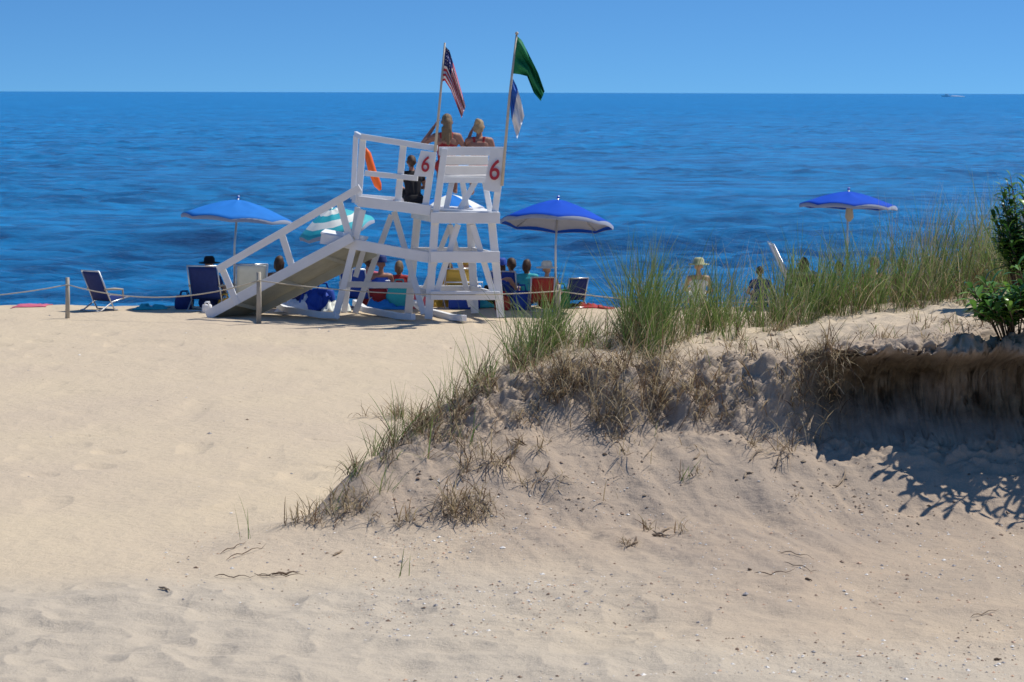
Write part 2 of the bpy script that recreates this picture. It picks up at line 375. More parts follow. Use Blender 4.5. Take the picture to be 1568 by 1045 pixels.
def cloth(name,top,bot,D,nu,nv,fold,mats,fn,ph=0):
    top=np.array(top,float); bot=np.array(bot,float)
    def samp(P,u):
        s=np.linspace(0,1,len(P)); return np.interp(u,s,P[:,0]),np.interp(u,s,P[:,1])
    vs=[];fs=[];mi=[]
    for i in range(nu+1):
        u=i/nu; tx,ty=samp(top,u); bx,by=samp(bot,u)
        for j in range(nv+1):
            v=j/nv
            x=tx+(bx-tx)*v; y=ty+(by-ty)*v
            d=D+fold*min(1,u*3)*(math.sin(v*11+u*5+ph)+.5*math.sin(v*23-u*6+ph*2))
            p=W(x,y,D); p.y=d; vs.append(p)
    for i in range(nu):
        for j in range(nv):
            a=i*(nv+1)+j; fs.append((a,a+1,a+nv+2,a+nv+1)); mi.append(fn((i+.5)/nu,(j+.5)/nv,i,j))
    o=mkmesh(name,vs,fs,mats,mi,smooth=True); return o
p1=empty('american_flag',W(668,232,RN))
tube('flag_pole',[W(666,238,RN-.04),W(674,150,RN-.04),W(681,66,RN-.04)],[.022,.018,.014],POLE,p1)
def usf(u,v,i,j):
    if u<.42 and v<.54: return 1 if (i%4==1 and j%4==1) else 2
    return 0 if int(v*13)%2==0 else 1
par(cloth('flag_cloth',[(681,71),(688,78),(696,104),(706,138),(713,163)],[(676,126),(681,124),(690,138),(698,158),(707,181)],RN-.03,40,39,.05,[FR,FW,FB],usf),p1)
p2=empty('green_flag',W(771,290,RN))
tube('flag_pole',[W(769,285,RN-.1),W(780,150,RN-.02),W(791,52,RN-.02)],[.024,.020,.015],POLE,p2)
par(cloth('flag_cloth',[(791,55),(799,62),(812,88),(824,112),(834,140)],[(786,113),(795,114),(807,117),(817,142),(828,155)],RN-.02,30,24,.06,[GREENF],lambda u,v,i,j:0,1.3),p2)
tube('finial',[W(791,53,RN-.02),W(791.3,49,RN-.02)],[.028,.02],POLE,p2)
p3=cloth('blue_and_white_flag',[(785,120),(791,132),(797,150),(803,178)],[(781,160),(783,180),(787,196),(792,213)],RN-.0,30,20,.05,[FBL,FW],lambda u,v,i,j:0 if u<.45 else 1,.5)
rc=empty('orange_rescue_buoy',W(568,250,RN+.6))
tube('buoy_body',[W(560,228,RN+.6),W(563,236,RN+.6),W(570,262,RN+.6),W(579,284,RN+.6),W(583,292,RN+.6)],[.02,.055,.065,.06,.02],ORANGE,rc,10)
tube('buoy_strap',[W(560,228,RN+.6),W(558,215,RN+.45)],.012,CREAM,rc)

# ------------------------------------------------------------ people
def cap_geo(V,Fc,a,b,ra,rb,n=10,m=3):
    a=Vector(a);b=Vector(b); d=b-a
    if d.length<1e-5: d=Vector((0,0,1e-4)); b=a+d
    d=d.normalized(); s=d.cross(Vector((0,0,1)) if abs(d.z)<.9 else Vector((1,0,0))).normalized(); u=s.cross(d)
    base=len(V); rings=[]
    for k in range(1,m+1):
        t=math.pi/2*k/m; rings.append((a-d*ra*math.cos(t),ra*math.sin(t)))
    for k in range(m,0,-1):
        t=math.pi/2*k/m; rings.append((b+d*rb*math.cos(t),rb*math.sin(t)))
    V.append(a-d*ra)
    for c,r in rings:
        for j in range(n):
            an=2*math.pi*j/n; V.append(c+s*math.cos(an)*r+u*math.sin(an)*r)
    V.append(b+d*rb); last=len(V)-1; K=len(rings)
    for j in range(n):
        Fc.append((base,base+1+(j+1)%n,base+1+j))
        for k in range(K-1):
            p=base+1+k*n; Fc.append((p+j,p+(j+1)%n,p+n+(j+1)%n,p+n+j))
        p=base+1+(K-1)*n; Fc.append((p+j,p+(j+1)%n,last))
def figure(name,loc,yaw,arms,legs,mats,hair='short',s=.95,lean=0,headturn=0,vox=.010,hat=None,hands=True,sleeve=False,swim=False,pants=True):
    """mats: skin, top, bottom, hair.  local: faces +y, pelvis at origin"""
    caps=[]
    L=math.radians(lean)
    def tl(p):
        x,y,z=p; return (x, y*math.cos(L)+z*math.sin(L), z*math.cos(L)-y*math.sin(L))
    ht=math.radians(headturn)
    def th(p):
        x,y,z=p; y0=.02; x2=x*math.cos(ht)-(y-y0)*math.sin(ht); y2=x*math.sin(ht)+(y-y0)*math.cos(ht)+y0
        return tl((x2,y2,z))
    def c(a,b,ra,rb,m): caps.append((Vector(a)*s,Vector(b)*s,ra*s,rb*s,m))
    def ct(a,b,ra,rb,m): c(tl(a),tl(b),ra,rb,m)
    def ch(a,b,ra,rb,m): c(th(a),th(b),ra,rb,m)
    c((-.075,0,0),(.075,0,0),.115,.115,2)
    ct((-.03,0,.1),(-.05,0,.30),.105,.110,1); ct((.03,0,.1),(.05,0,.30),.105,.110,1)
    ct((-.08,0,.37),(.08,0,.37),.105,.105,0 if swim else 1)
    if swim:   # narrow swimsuit straps over bare back
        for q in (-1,1): ct((q*.05,-.085,.30),(q*.085,-.045,.50),.028,.024,1)
    ct((-.135,-.005,.455),(.135,-.005,.455),.068,.068,0 if not sleeve else 1)
    ct((0,0,.46),(0,.015,.58),.06,.048,0)
    ch((0,.01,.705),(0,.04,.69),.082,.078,0); ch((0,.05,.64),(0,.065,.62),.056,.043,0)
    ch((0,.113,.685),(0,.13,.663),.011,.016,0)
    for q in (-1,1):
        ch((q*.080,.01,.685),(q*.085,0,.66),.018,.013,0)
        ch((q*.031,.108,.692),(q*.031,.110,.692),.013,.013,4)
    ch((-.022,.098,.624),(.022,.098,.624),.010,.010,5)
    if hat is None or hair=='long':
        ch((0,-.005,.73),(0,-.035,.68),.084,.080,3); ch((0,.04,.75),(0,0,.75),.066,.066,3)
    if hair=='long':
        ch((0,-.06,.67),(.0,-.085,.56),.07,.06,3); ct((0.01,-.085,.56),(.03,-.11,.34),.055,.025,3); ct((-.04,-.08,.58),(-.05,-.10,.40),.04,.02,3); ct((.05,-.075,.58),(.07,-.09,.44),.035,.016,3)
    if hair=='bun':
        ch((0,-.07,.75),(0,-.09,.77),.050,.046,3); ch((0,-.06,.65),(0,-.07,.61),.06,.045,3)
        for q in (-1,1): ch((q*.05,-.03,.68),(q*.055,-.04,.62),.04,.03,3)
    if hair=='bob':
        ch((0,-.05,.67),(.0,-.06,.59),.072,.058,3); 
        for q in (-1,1): ch((q*.058,-.01,.69),(q*.063,-.02,.60),.04,.03,3)
    for q,(el,wr,hd) in zip((-1,1),arms):
        sh=tl((q*.175,0,.455)); 
        c(sh,Vector(sh).lerp(Vector(el),.35),.06,.05,0 if not sleeve else 1); c(sh,el,.052,.038,0); c(el,wr,.04,.026,0)
        if hands:
            w=Vector(wr); d=Vector(hd).normalized(); sd=d.cross(Vector((0,0,1)))
            if sd.length<.3: sd=d.cross(Vector((0,1,0)))
            sd.normalize(); nrm=sd.cross(d).normalized()
            for o in (-.022,0,.022): c(w+d*.01+sd*o*.5,w+d*.075+sd*o*1.2,.018,.015,0)
            for o,l in ((-.033,.055),(-.011,.07),(.011,.076),(.033,.066)):
                k0=w+d*.085+sd*o; k1=k0+(d+sd*o*2-nrm*.15).normalized()*l*.5; k2=k1+(d-nrm*.7).normalized()*l*.5
                c(k0,k1,.0105,.0095,0); c(k1,k2,.0095,.0085,0)
            t0=w+d*.03+sd*.03; t1=t0+(sd+d*.8).normalized()*.04; t2=t1+(d-nrm*.3+sd*.2).normalized()*.03
            c(t0,t1,.013,.011,0); c(t1,t2,.011,.009,0)
    for q,(kn,an,toe) in zip((-1,1),legs):
        hp=Vector((q*.085,.0,0)); kn=Vector(kn)
        c(hp,hp.lerp(kn,.55),.092,.08,2 if pants else 0); c(hp,kn,.085,.058,0); c(kn,an,.056,.038,0); c(an,toe,.04,.026,0)
        c(Vector(an)+Vector((0,-.02,-.02)),Vector(toe),.035,.028,0)
    V=[];Fc=[]
    for a,b,ra,rb,m in caps: cap_geo(V,Fc,a,b,ra,rb)
    tmp=mkmesh('tmpfig',V,Fc); md=tmp.modifiers.new('r','REMESH'); md.mode='VOXEL'; md.voxel_size=vox
    ms=tmp.modifiers.new('s','SMOOTH'); ms.factor=.5; ms.iterations=2
    dg=bpy.context.evaluated_depsgraph_get(); me=bpy.data.meshes.new_from_object(tmp.evaluated_get(dg))
    bpy.data.objects.remove(tmp)
    n=len(me.vertices); co=np.empty(n*3); me.vertices.foreach_get('co',co); co=co.reshape(-1,3)
    best=np.full(n,9e9); idx=np.zeros(n,int)
    for a,b,ra,rb,m in caps:
        a=np.array(a);b=np.array(b); ab=b-a; t=np.clip(((co-a)@ab)/max(ab@ab,1e-9),0,1)
        d=np.linalg.norm(co-(a+t[:,None]*ab),axis=1)-(ra+(rb-ra)*t)-(.004 if m in(1,2,3,4,5) else 0)
        k=d<best; best[k]=d[k]; idx[k]=m
    me.materials.clear()
    for m in list(mats)+[EYE,PINK]: me.materials.append(m)
    nl=len(me.loops); vi=np.empty(nl,dtype=np.int32); me.loops.foreach_get('vertex_index',vi)
    ls=np.empty(len(me.polygons),dtype=np.int32); me.polygons.foreach_get('loop_start',ls)
    me.polygons.foreach_set('material_index',idx[vi[ls]].astype(np.int32)); me.polygons.foreach_set('use_smooth',np.ones(len(me.polygons),dtype=bool)); me.update()
    me.name=name; o=bpy.data.objects.new(name,me); scene.collection.objects.link(o); o.location=loc; o.rotation_euler=(0,0,yaw)
    if hat:
        c0=Vector(th((0,.015,.755)))*s
        vs=[];fs=[];n=20; prof=[(.0,.095),(.06,.09),(.085,.06),(.09,.0),(.17 if hat[1] else .095,-.012),(.168 if hat[1] else .093,-.022)]
        for r,z in prof:
            for j in range(n):
                an=2*math.pi*j/n; vs.append(c0+Vector((math.cos(an)*r,math.sin(an)*r*1.1,z)))
        for k in range(len(prof)-1):
            for j in range(n): fs.append((k*n+j,k*n+(j+1)%n,(k+1)*n+(j+1)%n,(k+1)*n+j))
        h=mkmesh('hat',vs,fs,[hat[0]],smooth=True); h.parent=o
    return o
sitlegs=[((-.12,.44,.03),(-.12,.50,-.38),(-.13,.64,-.42)),((.12,.44,.03),(.12,.50,-.38),(.13,.64,-.42))]
flatlegs=[((-.14,.38,.20),(-.13,.62,-.05),(-.14,.76,-.06)),((.14,.40,.16),(.13,.68,-.05),(.15,.82,-.05))]
pz=seatz+.018+.105
g1=W(684,250,40.08); g1.z=pz+.02
figure('lifeguard',g1,0,[((-.38,.06,.33),(-.20,.13,.60),(.5,.1,.8)),((.30,.06,.24),(.22,.28,.12),(0,1,-.2))],sitlegs,(SKIN,REDC,REDC,HDB),'long',s=1.0,lean=4,headturn=12,vox=.009,swim=True)
g2=W(734,250,40.08); g2.z=pz-.02
figure('lifeguard',g2,0,[((-.24,.16,.30),(-.13,.16,.60),(.4,.1,.8)),((.27,.06,.22),(.16,.30,.10),(0,1,-.2))],sitlegs,(SKIN,REDC,REDC,HBL),'bun',s=.95,lean=6,headturn=-14,vox=.009,swim=True)
g3=W(634,300,40.1); g3.z=1.70+.11
figure('lifeguard',g3,math.radians(20),[((-.28,.10,.20),(-.16,.32,.22),(.2,1,0)),((.26,.12,.2),(.14,.34,.2),(-.2,1,0))],flatlegs,(SKIN,BLACK,BLACK,HBR),'short',s=.85,lean=12,vox=.010,sleeve=True)

# ------------------------------------------------------------ umbrellas
def umbrella(name,px,ptop,D,Rr,h,base_z,mats,tilt=(0,0),secfn=None,ns=8,polelean=0):
    top=W(px,ptop,D); e=empty(name,(top.x,D,base_z))
    n=48; rings=9; Rm=Matrix.Rotation(tilt[0],3,'X')@Matrix.Rotation(tilt[1],3,'Y')
    for lay,mm in ((0,mats),(1,[UNDER])):
        vs=[];fs=[];mi=[]
        for k in range(rings+1):
            t=k/rings
            for j in range(n):
                a=2*math.pi*j/n; ph=(j%(n//ns))/(n/ns); sag=math.sin(math.pi*ph)
                r=Rr*t*(1-.05*sag*t); z=-h*(t**1.55)-.03*sag*t*(1-t)*3
                z+=(.04*sag*t*t)
                p=Rm@Vector((r*math.cos(a),r*math.sin(a),z-(.008*lay))); vs.append(top+p)
        for j in range(n):
            a=2*math.pi*j/n; ph=(j%(n//ns))/(n/ns); sag=math.sin(math.pi*ph)
            r=Rr*(1-.05*sag)*.99; vs.append(top+Rm@Vector((r*math.cos(a),r*math.sin(a),-h+.04*sag-.045-.02*sag-.008*lay)))
        for k in range(rings+1):
            for j in range(n):
                f=(k*n+j,k*n+(j+1)%n,(k+1)*n+(j+1)%n,(k+1)*n+j); fs.append(f if lay==0 else f[::-1])
                mi.append(0 if (lay or not secfn) else secfn(j*ns//n,k/rings))
        o=mkmesh('canopy' if lay==0 else 'canopy_lining',vs,fs,mm,mi,smooth=True); par(o,e)
    ax=Rm@Vector((0,0,-1)); mid=top+ax*.75
    tube('pole',[top-ax*.06,mid,Vector((mid.x+polelean,mid.y,base_z-.1))],.018,ALU,e)
    for j in range(ns):
        a=2*math.pi*j/ns; tube('rib_%d'%j,[top+Rm@Vector((0,0,-.03)),top+Rm@Vector((Rr*.5*math.cos(a),Rr*.5*math.sin(a),-h*.35-.02)),top+Rm@Vector((Rr*.98*math.cos(a),Rr*.98*math.sin(a),-h-.01))],.006,ALU,e,5)
    tube('finial',[top-ax*.02,top-ax*.07],[.025,.015],mats[0],e)
    return e
umbrella('beach_umbrella',365,307,42,.90,.30,0,[BLUE2],(math.radians(-2),math.radians(4)))
umbrella('beach_umbrella',855,306,41.3,.90,.38,0,[BLUE],(math.radians(-10),math.radians(3)))
um=umbrella('beach_umbrella',1300,292,42.4,.80,.24,0,[BLUE],(math.radians(-3),math.radians(2)))
tube('hanging_bag',[W(1300,314,42.35),W(1301,320,42.35),W(1301,332,42.35),W(1300,338,42.35)],[.02,.06,.07,.03],GREYW,um,10)
umbrella('striped_beach_umbrella',508,320,41.6,.62,.34,0,[TEAL,CREAM,AQUA,LIME],(math.radians(8),math.radians(-14)),lambda s,t:(0,1,2,1,0,3)[int(t*14)%6])
umbrella('striped_beach_umbrella',690,298,41.8,.55,.22,0,[BLUE2,CREAM],(0,0),lambda s,t:s%2)
# ------------------------------------------------------------ beach chairs, posts, rope, bags
def beach_chair(name,loc,yaw,m,s=1):
    e=empty(name,loc)
    def q(p): return Vector(loc)+Matrix.Rotation(yaw,3,'Z')@(Vector(p)*s)
    def sheet(nm,pts,m):
        n=8;vs=[];fs=[]
        a,b,c,d=[Vector(p) for p in pts]
        for i in range(n+1):
            for j in range(n+1):
                u=i/n;v=j/n; p=a.lerp(b,u).lerp(d.lerp(c,u),v); sg=.03*math.sin(math.pi*u)*math.sin(math.pi*v); p+=Vector((0,-sg*.6,-sg)); vs.append(q(p))
        for i in range(n):
            for j in range(n): k=i*(n+1)+j; fs.append((k,k+1,k+n+2,k+n+1))
        o=mkmesh(nm,vs,fs,[m],smooth=True); sm=o.modifiers.new('s','SOLIDIFY'); sm.thickness=.008; par(o,e)
    sheet('backrest',[(-.25,-.05,.2),(.25,-.05,.2),(.25,-.33,.78),(-.25,-.33,.78)],m)
    sheet('seat',[(-.25,-.03,.2),(.25,-.03,.2),(.25,.38,.26),(-.25,.38,.26)],m)
    for x in (-.27,.27):
        tube('frame',[q((x,-.35,.8)),q((x,-.05,.2)),q((x,.05,.03)),q((x,.12,.02))],.012,ALU,e)
        tube('frame',[q((x,.42,.27)),q((x,.0,.19)),q((x,-.28,.03)),q((x,-.36,.02))],.012,ALU,e)
        tube('armrest',[q((x,-.2,.44)),q((x,.05,.44)),q((x,.25,.42)),q((x,.27,.22))],[.016,.02,.016,.012],GREYW,e)
    for y,z in ((-.35,.8),(.42,.27),(.12,.02),(-.36,.02)):
        tube('cross_tube',[q((-.27,y,z)),q((.27,y,z))],.012,ALU,e)
    return e
def gl(px,D): x=(px-CX)/F*D; return (x,D,ground(x,D))
beach_chair('beach_chair',gl(160,41.2),math.radians(-42),NAVY,.80)
beach_chair('beach_chair',gl(318,41.2),math.radians(-8),NAVY,.90)
beach_chair('beach_chair',gl(383,41.6),math.radians(12),CREAM,.92)
def post(px,ptop,D,r=.035):
    x=(px-CX)/F*D; g=ground(x,D); tube('wooden_rope_post',[(x,D,g-.2),(x+.005,D,(g+W(px,ptop,D).z)/2),(x,D,W(px,ptop,D).z)],[r,r*.95,r*.85],GREYW,None,10)
post(104,427,39.6); post(397,418,38.9,.04); post(856,436,39.5); 
def rope(a,b,sag,nm='boundary_rope'):
    a=Vector(a);b=Vector(b); tube(nm,[a.lerp(b,t)-Vector((0,0,sag*4*t*(1-t))) for t in np.linspace(0,1,14)],.009,ROPE,None,6)
rope(W(104,438,39.56),W(397,431,38.85),.22); rope(W(397,431,38.85),W(856,446,39.45),.12); rope(W(104,438,39.56),W(-300,440,39.6),.2)
rope(W(856,446,39.45),W(1300,450,39.6),.15)
def bag(name,px,D,w,h,m,yaw=0):
    x,y,z=gl(px,D); e=empty(name,(x,y,z)); n=12
    vs=[];fs=[]
    for k,(zz,sc) in enumerate(((0,.85),(.1,1),(.55,1.02),(.9,.9),(1,.8))):
        for j in range(n):
            a=2*math.pi*j/n; cx=math.copysign(abs(math.cos(a))**.5,math.cos(a)); cy=math.copysign(abs(math.sin(a))**.5,math.sin(a))
            jit=1+.06*random.uniform(-1,1); p=Matrix.Rotation(yaw,3,'Z')@Vector((cx*w/2*sc*jit,cy*w*.3*sc*jit,0)); vs.append((x+p.x,y+p.y,z+zz*h))
    for k in range(4):
        for j in range(n): fs.append((k*n+j,k*n+(j+1)%n,(k+1)*n+(j+1)%n,(k+1)*n+j))
    fs.append(tuple(4*n+j for j in range(n)))
    par(mkmesh('bag_body',vs,fs,[m],smooth=True),e)
    for s in (-1,1): tube('handle',[(x-w*.22,y+s*.08,z+h*.95),(x-w*.15,y+s*.08,z+h*1.3),(x+w*.15,y+s*.08,z+h*1.3),(x+w*.22,y+s*.08,z+h*.95)],.01,m,e,6)
def towel(px,D,w,d,m,lump=.12,seed=0):
    x,y,z=gl(px,D); n=18
    U,V=np.meshgrid(np.linspace(-.5,.5,n),np.linspace(-.5,.5,n)); Xs=x+U*w+.08*vn(U*3+seed,V*3); Ys=y+V*d+.08*vn(U*3,V*3+seed)
    Zs=tz(Xs,Ys)+.012+lump*np.maximum(0,fbm(U*5+seed*3.7,V*5+seed,3)+.35)*np.clip((.5-np.abs(U))*6,0,1)*np.clip((.5-np.abs(V))*6,0,1)
    o=gridmesh('beach_towel',Xs,Ys,Zs,[m]); sm=o.modifiers.new('s','SOLIDIFY'); sm.thickness=.01
towel(50,42.0,.55,.5,PINK,.03,1); towel(450,41.3,.5,.6,FW,.25,2); towel(485,41.5,.5,.6,ROYAL,.3,3); towel(515,41.2,.4,.5,CREAM,.2,4)
towel(590,41.6,.6,.7,BLUE2,.2,5); towel(735,41.8,.8,.6,TEAL,.2,6); towel(905,42,.7,.5,REDC,.1,7); towel(640,42,.4,.5,REDC,.3,8); towel(670,42.1,.5,.4,YEL,.3,9); towel(232,41.6,.5,.4,TEAL,.08,10)
bag('beach_bag',283,41.5,.3,.22,NAVY); bag('beach_bag',345,41.3,.22,.2,YEL); bag('beach_bag',318,40.7,.16,.13,FW); bag('beach_bag',495,41.8,.4,.3,ROYAL); bag('beach_bag',612,41.6,.4,.35,TEAL); bag('beach_bag',756,41.7,.35,.35,BLACK); bag('beach_bag',800,41.3,.3,.3,ROYAL)
bag('beach_bag',465,42,.35,.3,NAVY); bag('beach_bag',640,41.5,.3,.25,PINK); bag('beach_bag',860,41.8,.3,.3,GREENF); bag('beach_bag',770,41.2,.25,.22,REDC)
def cooler(px,D,m,yaw=0):
    x,y,z=gl(px,D); e=empty('cooler',(x,y,z)); 
    beam('box',(x-.25,y,z+.15),(x+.25,y,z+.15),.3,.3,m,e,bev=.03); beam('lid',(x-.265,y,z+.335),(x+.265,y,z+.335),.32,.06,FW,e,bev=.02)
    tube('handle',[(x-.27,y,z+.25),(x-.29,y,z+.42),(x+.29,y,z+.42),(x+.27,y,z+.25)],.012,FW,e,6)
cooler(712,41.6,ROYAL); cooler(570,41.9,REDC)
beach_chair('beach_chair',gl(830,41.2),math.radians(5),REDC,.68); beach_chair('beach_chair',gl(548,41.7),math.radians(-15),ROYAL,.8); beach_chair('beach_chair',gl(700,41.9),math.radians(10),YEL,.8)
beach_chair('beach_chair',gl(775,42),math.radians(-10),ROYAL,.75); beach_chair('beach_chair',gl(880,42),math.radians(20),NAVY,.6)
beach_chair('beach_chair',gl(1224,42),math.radians(-88),FW,1.3)
folk=[(320,41.45,SKIN2,NAVY,HBR,(BLACK,True),0,.86),(428,42,SKIN3,REDC,HBR,None,10,.92),(562,42.1,SKIN2,PINK,HBR,None,-20,.9),(583,42.0,SKIN,ROYAL,HBR,(NAVY,False),15,.85),(612,42.3,SKIN2,REDC,HDB,None,0,.8),(690,42.1,SKIN2,YEL,HBR,None,-10,.75),(716,42.3,SKIN2,CREAM,HDB,(YEL,False),20,.8),
(771,41.9,SKIN2,ROYAL,HBR,(ROYAL,False),-25,.82),(786,42.5,SKIN3,BLACK,HBR,None,20,.9),(838,41.5,SKIN2,REDC,HDB,(CREAM,True),0,.78),(808,42.2,SKIN,TEAL,HBR,None,0,.8),
(1070,42,SKIN2,CREAM,HBR,(STRAWH,True),0,.82),(1165,41.8,SKIN2,NAVY,HBR,None,0,.72),(1232,42,SKIN3,BLACK,HBR,None,-10,.90),(1286,42.1,SKIN2,TEAL,HBR,None,0,.80),(1338,42,SKIN2,LIME,HDB,None,0,.9),(1385,42.1,SKIN,PINK,HBR,None,20,.88),(1425,42,SKIN2,NAVY,HDB,(STRAWH,True),0,.9)]
for i,(p,D,sk,tp,hr,hat,yw,sc) in enumerate(folk):
    x,y,z=gl(p,D); up=.12
    el=.26+.04*random.random()
    hs='bob' if i%3==1 else 'short'
    figure('beachgoer',(x,y,z+up-.02),math.radians(yw),[((-el,.08,.22),(-.16,.3,.16),(.2,1,0)),((el,.10,.2),(.18,.33,.14),(-.2,1,0))],
      flatlegs,(sk,tp,tp if i%2 else NAVY,hr),hs,s=sc,lean=-8 if i%2 else 6,headturn=random.uniform(-30,30),vox=.014,hat=hat,sleeve=(i%2==0))
# ------------------------------------------------------------ boat far out
bt=empty('motor_boat',(((1449-CX)/F*4200),4200,SZ)); bx,by,bz=bt.location
vs=[(-7,-1.6,2.2),(5,-1.7,2.0),(9,0,2.6),(5,1.7,2.0),(-7,1.6,2.2),(-6.5,-1.2,-.3),(5,-1,-.3),(7.5,0,0),(5,1,-.3),(-6.5,1.2,-.3)]
par(mkmesh('hull',[(bx-a,by+b,bz+c) for a,b,c in vs],[(0,1,2,3,4),(0,5,6,1),(1,6,7,2),(2,7,8,3),(3,8,9,4),(4,9,5,0)],[FOAM]),bt)
beam('cabin',(bx+3,by,bz+3.0),(bx-2.5,by,bz+3.0),2.4,1.8,FOAM,bt,bev=.2); beam('windows',(bx+2.6,by,bz+3.3),(bx-2.7,by,bz+3.3),2.5,.4,BLACK,bt,bev=.05); beam('flybridge',(bx+2,by,bz+4.6),(bx-1,by,bz+4.6),2,.25,FOAM,bt,bev=.05)
tube('wake',[(bx+7,by,bz+.3),(bx+10,by,bz+.6),(bx+18,by,bz+.6),(bx+30,by,bz+.3)],[.6,1.3,1.0,.3],FOAM,bt)

# ------------------------------------------------------------ grass
def ribbons(name,base,L,az,lean,curl,wid,col,mt,seg=5,flat=None):
    n=len(base); t=np.linspace(0,1,seg+1)
    P=np.zeros((n,seg+1,3)); P[:,0]=base; d=np.stack([np.cos(az),np.sin(az)],-1)
    for k in range(1,seg+1):
        ang=lean+curl*(t[k]**1.5); st_=L/seg
        P[:,k,0]=P[:,k-1,0]+d[:,0]*np.sin(ang)*st_; P[:,k,1]=P[:,k-1,1]+d[:,1]*np.sin(ang)*st_; P[:,k,2]=P[:,k-1,2]+np.cos(ang)*st_
    wa=RS.rand(n)*math.pi; s=np.stack([np.cos(wa),np.sin(wa)*.6,0*wa],-1)
    wt=np.array([.8,1,1,.85,.55,.08])[:seg+1]
    hw=(wid[:,None]*wt[None,:]/2)[...,None]*s[:,None,:]
    V=np.stack([P-hw,P+hw],2).reshape(-1,3)
    me=bpy.data.meshes.new(name); me.vertices.add(len(V)); me.vertices.foreach_set('co',V.reshape(-1).astype(np.float32))
    b0=(np.arange(n)*(seg+1)*2)[:,None]+ (np.arange(seg)*2)[None,:]
    q=np.stack([b0,b0+1,b0+3,b0+2],-1).reshape(-1).astype(np.int32); nf=n*seg
    me.loops.add(nf*4); me.loops.foreach_set('vertex_index',q); me.polygons.add(nf); me.polygons.foreach_set('loop_start',np.arange(nf,dtype=np.int32)*4)
    try: me.polygons.foreach_set('loop_total',np.full(nf,4,dtype=np.int32))
    except Exception: pass
    me.update(calc_edges=True)
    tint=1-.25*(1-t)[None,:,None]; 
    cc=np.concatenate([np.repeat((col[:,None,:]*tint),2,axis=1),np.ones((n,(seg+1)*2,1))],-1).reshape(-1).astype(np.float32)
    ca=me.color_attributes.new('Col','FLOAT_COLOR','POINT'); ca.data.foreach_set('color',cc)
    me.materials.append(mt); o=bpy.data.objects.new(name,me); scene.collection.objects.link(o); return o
GR=attr_mat('grass_blade',.5,.42,.35)
greens=np.array([(.17,.29,.055),(.22,.33,.08),(.12,.22,.05),(.28,.36,.11),(.34,.36,.15)])
straws=np.array([(.56,.45,.27),(.46,.35,.20),(.62,.52,.35),(.30,.20,.115),(.16,.10,.06)])
def lushD(px): return float(np.interp(px,kpx,[c[1][4][0] for c in COL]))
acc=[]
def clump(px,D,n,h,sx,sy,fg,leanr=.35,curl=1.0,w=.0065):
    x0=(px-CX)/F*D; nt=max(1,n//14); tx=x0+RS.normal(0,sx,nt); ty=D+RS.normal(0,sy,nt); i=RS.randint(0,nt,n)
    x=tx[i]+RS.normal(0,.03,n); y=ty[i]+RS.normal(0,.03,n); z=tz(x,y)-.02
    hv=(.75+.45*RS.rand(nt))[i]; L=h*hv*(.5+.65*RS.rand(n)); az=RS.rand(n)*2*math.pi; az=np.where(RS.rand(n)<.3,RS.normal(.3,.6,n),az)
    le=np.abs(RS.normal(0,leanr,n)); cu=np.abs(RS.normal(0,curl*.6,n))
    g=RS.rand(n)<fg; col=np.where(g[:,None],greens[RS.randint(0,5,n)],straws[RS.randint(0,5,n)])*(.7+.5*RS.rand(n))[:,None]
    L=np.where(g,L,L*.7); cu=np.where(g,cu,cu*1.8)
    acc.append((np.stack([x,y,z],-1),L,az,le,cu,w*(.6+.7*RS.rand(n)),col))
clump(605,21.3,70,.62,.05,.1,.65,.55); clump(640,21.6,40,.35,.15,.1,.2,.6); clump(700,22.1,70,.5,.15,.15,.45,.5); clump(728,22.4,110,.62,.12,.2,.5,.55)
clump(800,23.1,230,.68,.12,.25,.68); clump(842,23.4,280,.76,.11,.3,.72); clump(890,23.7,90,.46,.14,.3,.4); clump(930,24,110,.46,.12,.3,.5)
clump(985,23.4,600,.90,.14,.3,.82,.3,.9); clump(1022,23.8,240,.78,.14,.3,.68); clump(1085,24.4,360,.74,.14,.35,.76); clump(1128,24.7,90,.46,.12,.3,.45)
clump(1195,24.9,350,.70,.15,.35,.72); clump(1248,25.0,380,.78,.14,.35,.76); clump(1300,25.3,300,.72,.16,.4,.66); clump(1352,25.4,420,.84,.18,.4,.68)
clump(1410,25.6,420,.90,.2,.45,.64); clump(1470,25.8,480,.98,.22,.45,.62); clump(1530,26,540,1.08,.24,.45,.64); clump(1590,26.2,540,1.1,.3,.5,.64)
for p in range(1660,2500,70): clump(p,26.2,360,1.0,.3,.6,.62)
for i in range(90):
    p=RS.uniform(780,1640); clump(p,lushD(p)+RS.uniform(-1.2,1.2),RS.randint(10,34),RS.uniform(.28,.5)*(1 if p<1350 else 1.35),.12,.1,.35,.5)
for i in range(40):
    p=RS.uniform(600,1000); clump(p,lushD(p)-RS.uniform(.0,.7),14,.34,.1,.08,.25,.7)
for i in range(44):
    p=RS.uniform(1000,1560); clump(p,RS.uniform(22,24),9,.22,.1,.08,.15,.8)
def single(px,py,n,h,fg,lr=.5):
    g=G(px,py); x=g.x; clump(CX+F*x/g.y,g.y,n,h,.03,.03,fg,lr)
single(386,828,3,.42,1,.10); single(503,785,22,.4,.5); single(540,735,22,.36,.5); single(606,885,3,.2,.8,.3); single(1050,735,7,.26,.8,.8); single(600,750,22,.3,.7,1.0); single(1000,670,6,.2,.4); single(470,800,10,.34,.4,.7); single(570,700,18,.42,.5,.6)
cat=[np.concatenate([a[k] for a in acc]) for k in range(7)]
ribbons('beach_grass',*cat,GR)
n=620; p=RS.uniform(960,1640,n); p=np.where(RS.rand(n)<.6,RS.uniform(1380,1640,n),p); D=np.array([lushD(q) for q in p])+RS.uniform(-.8,.6,n); x=(p-CX)/F*D
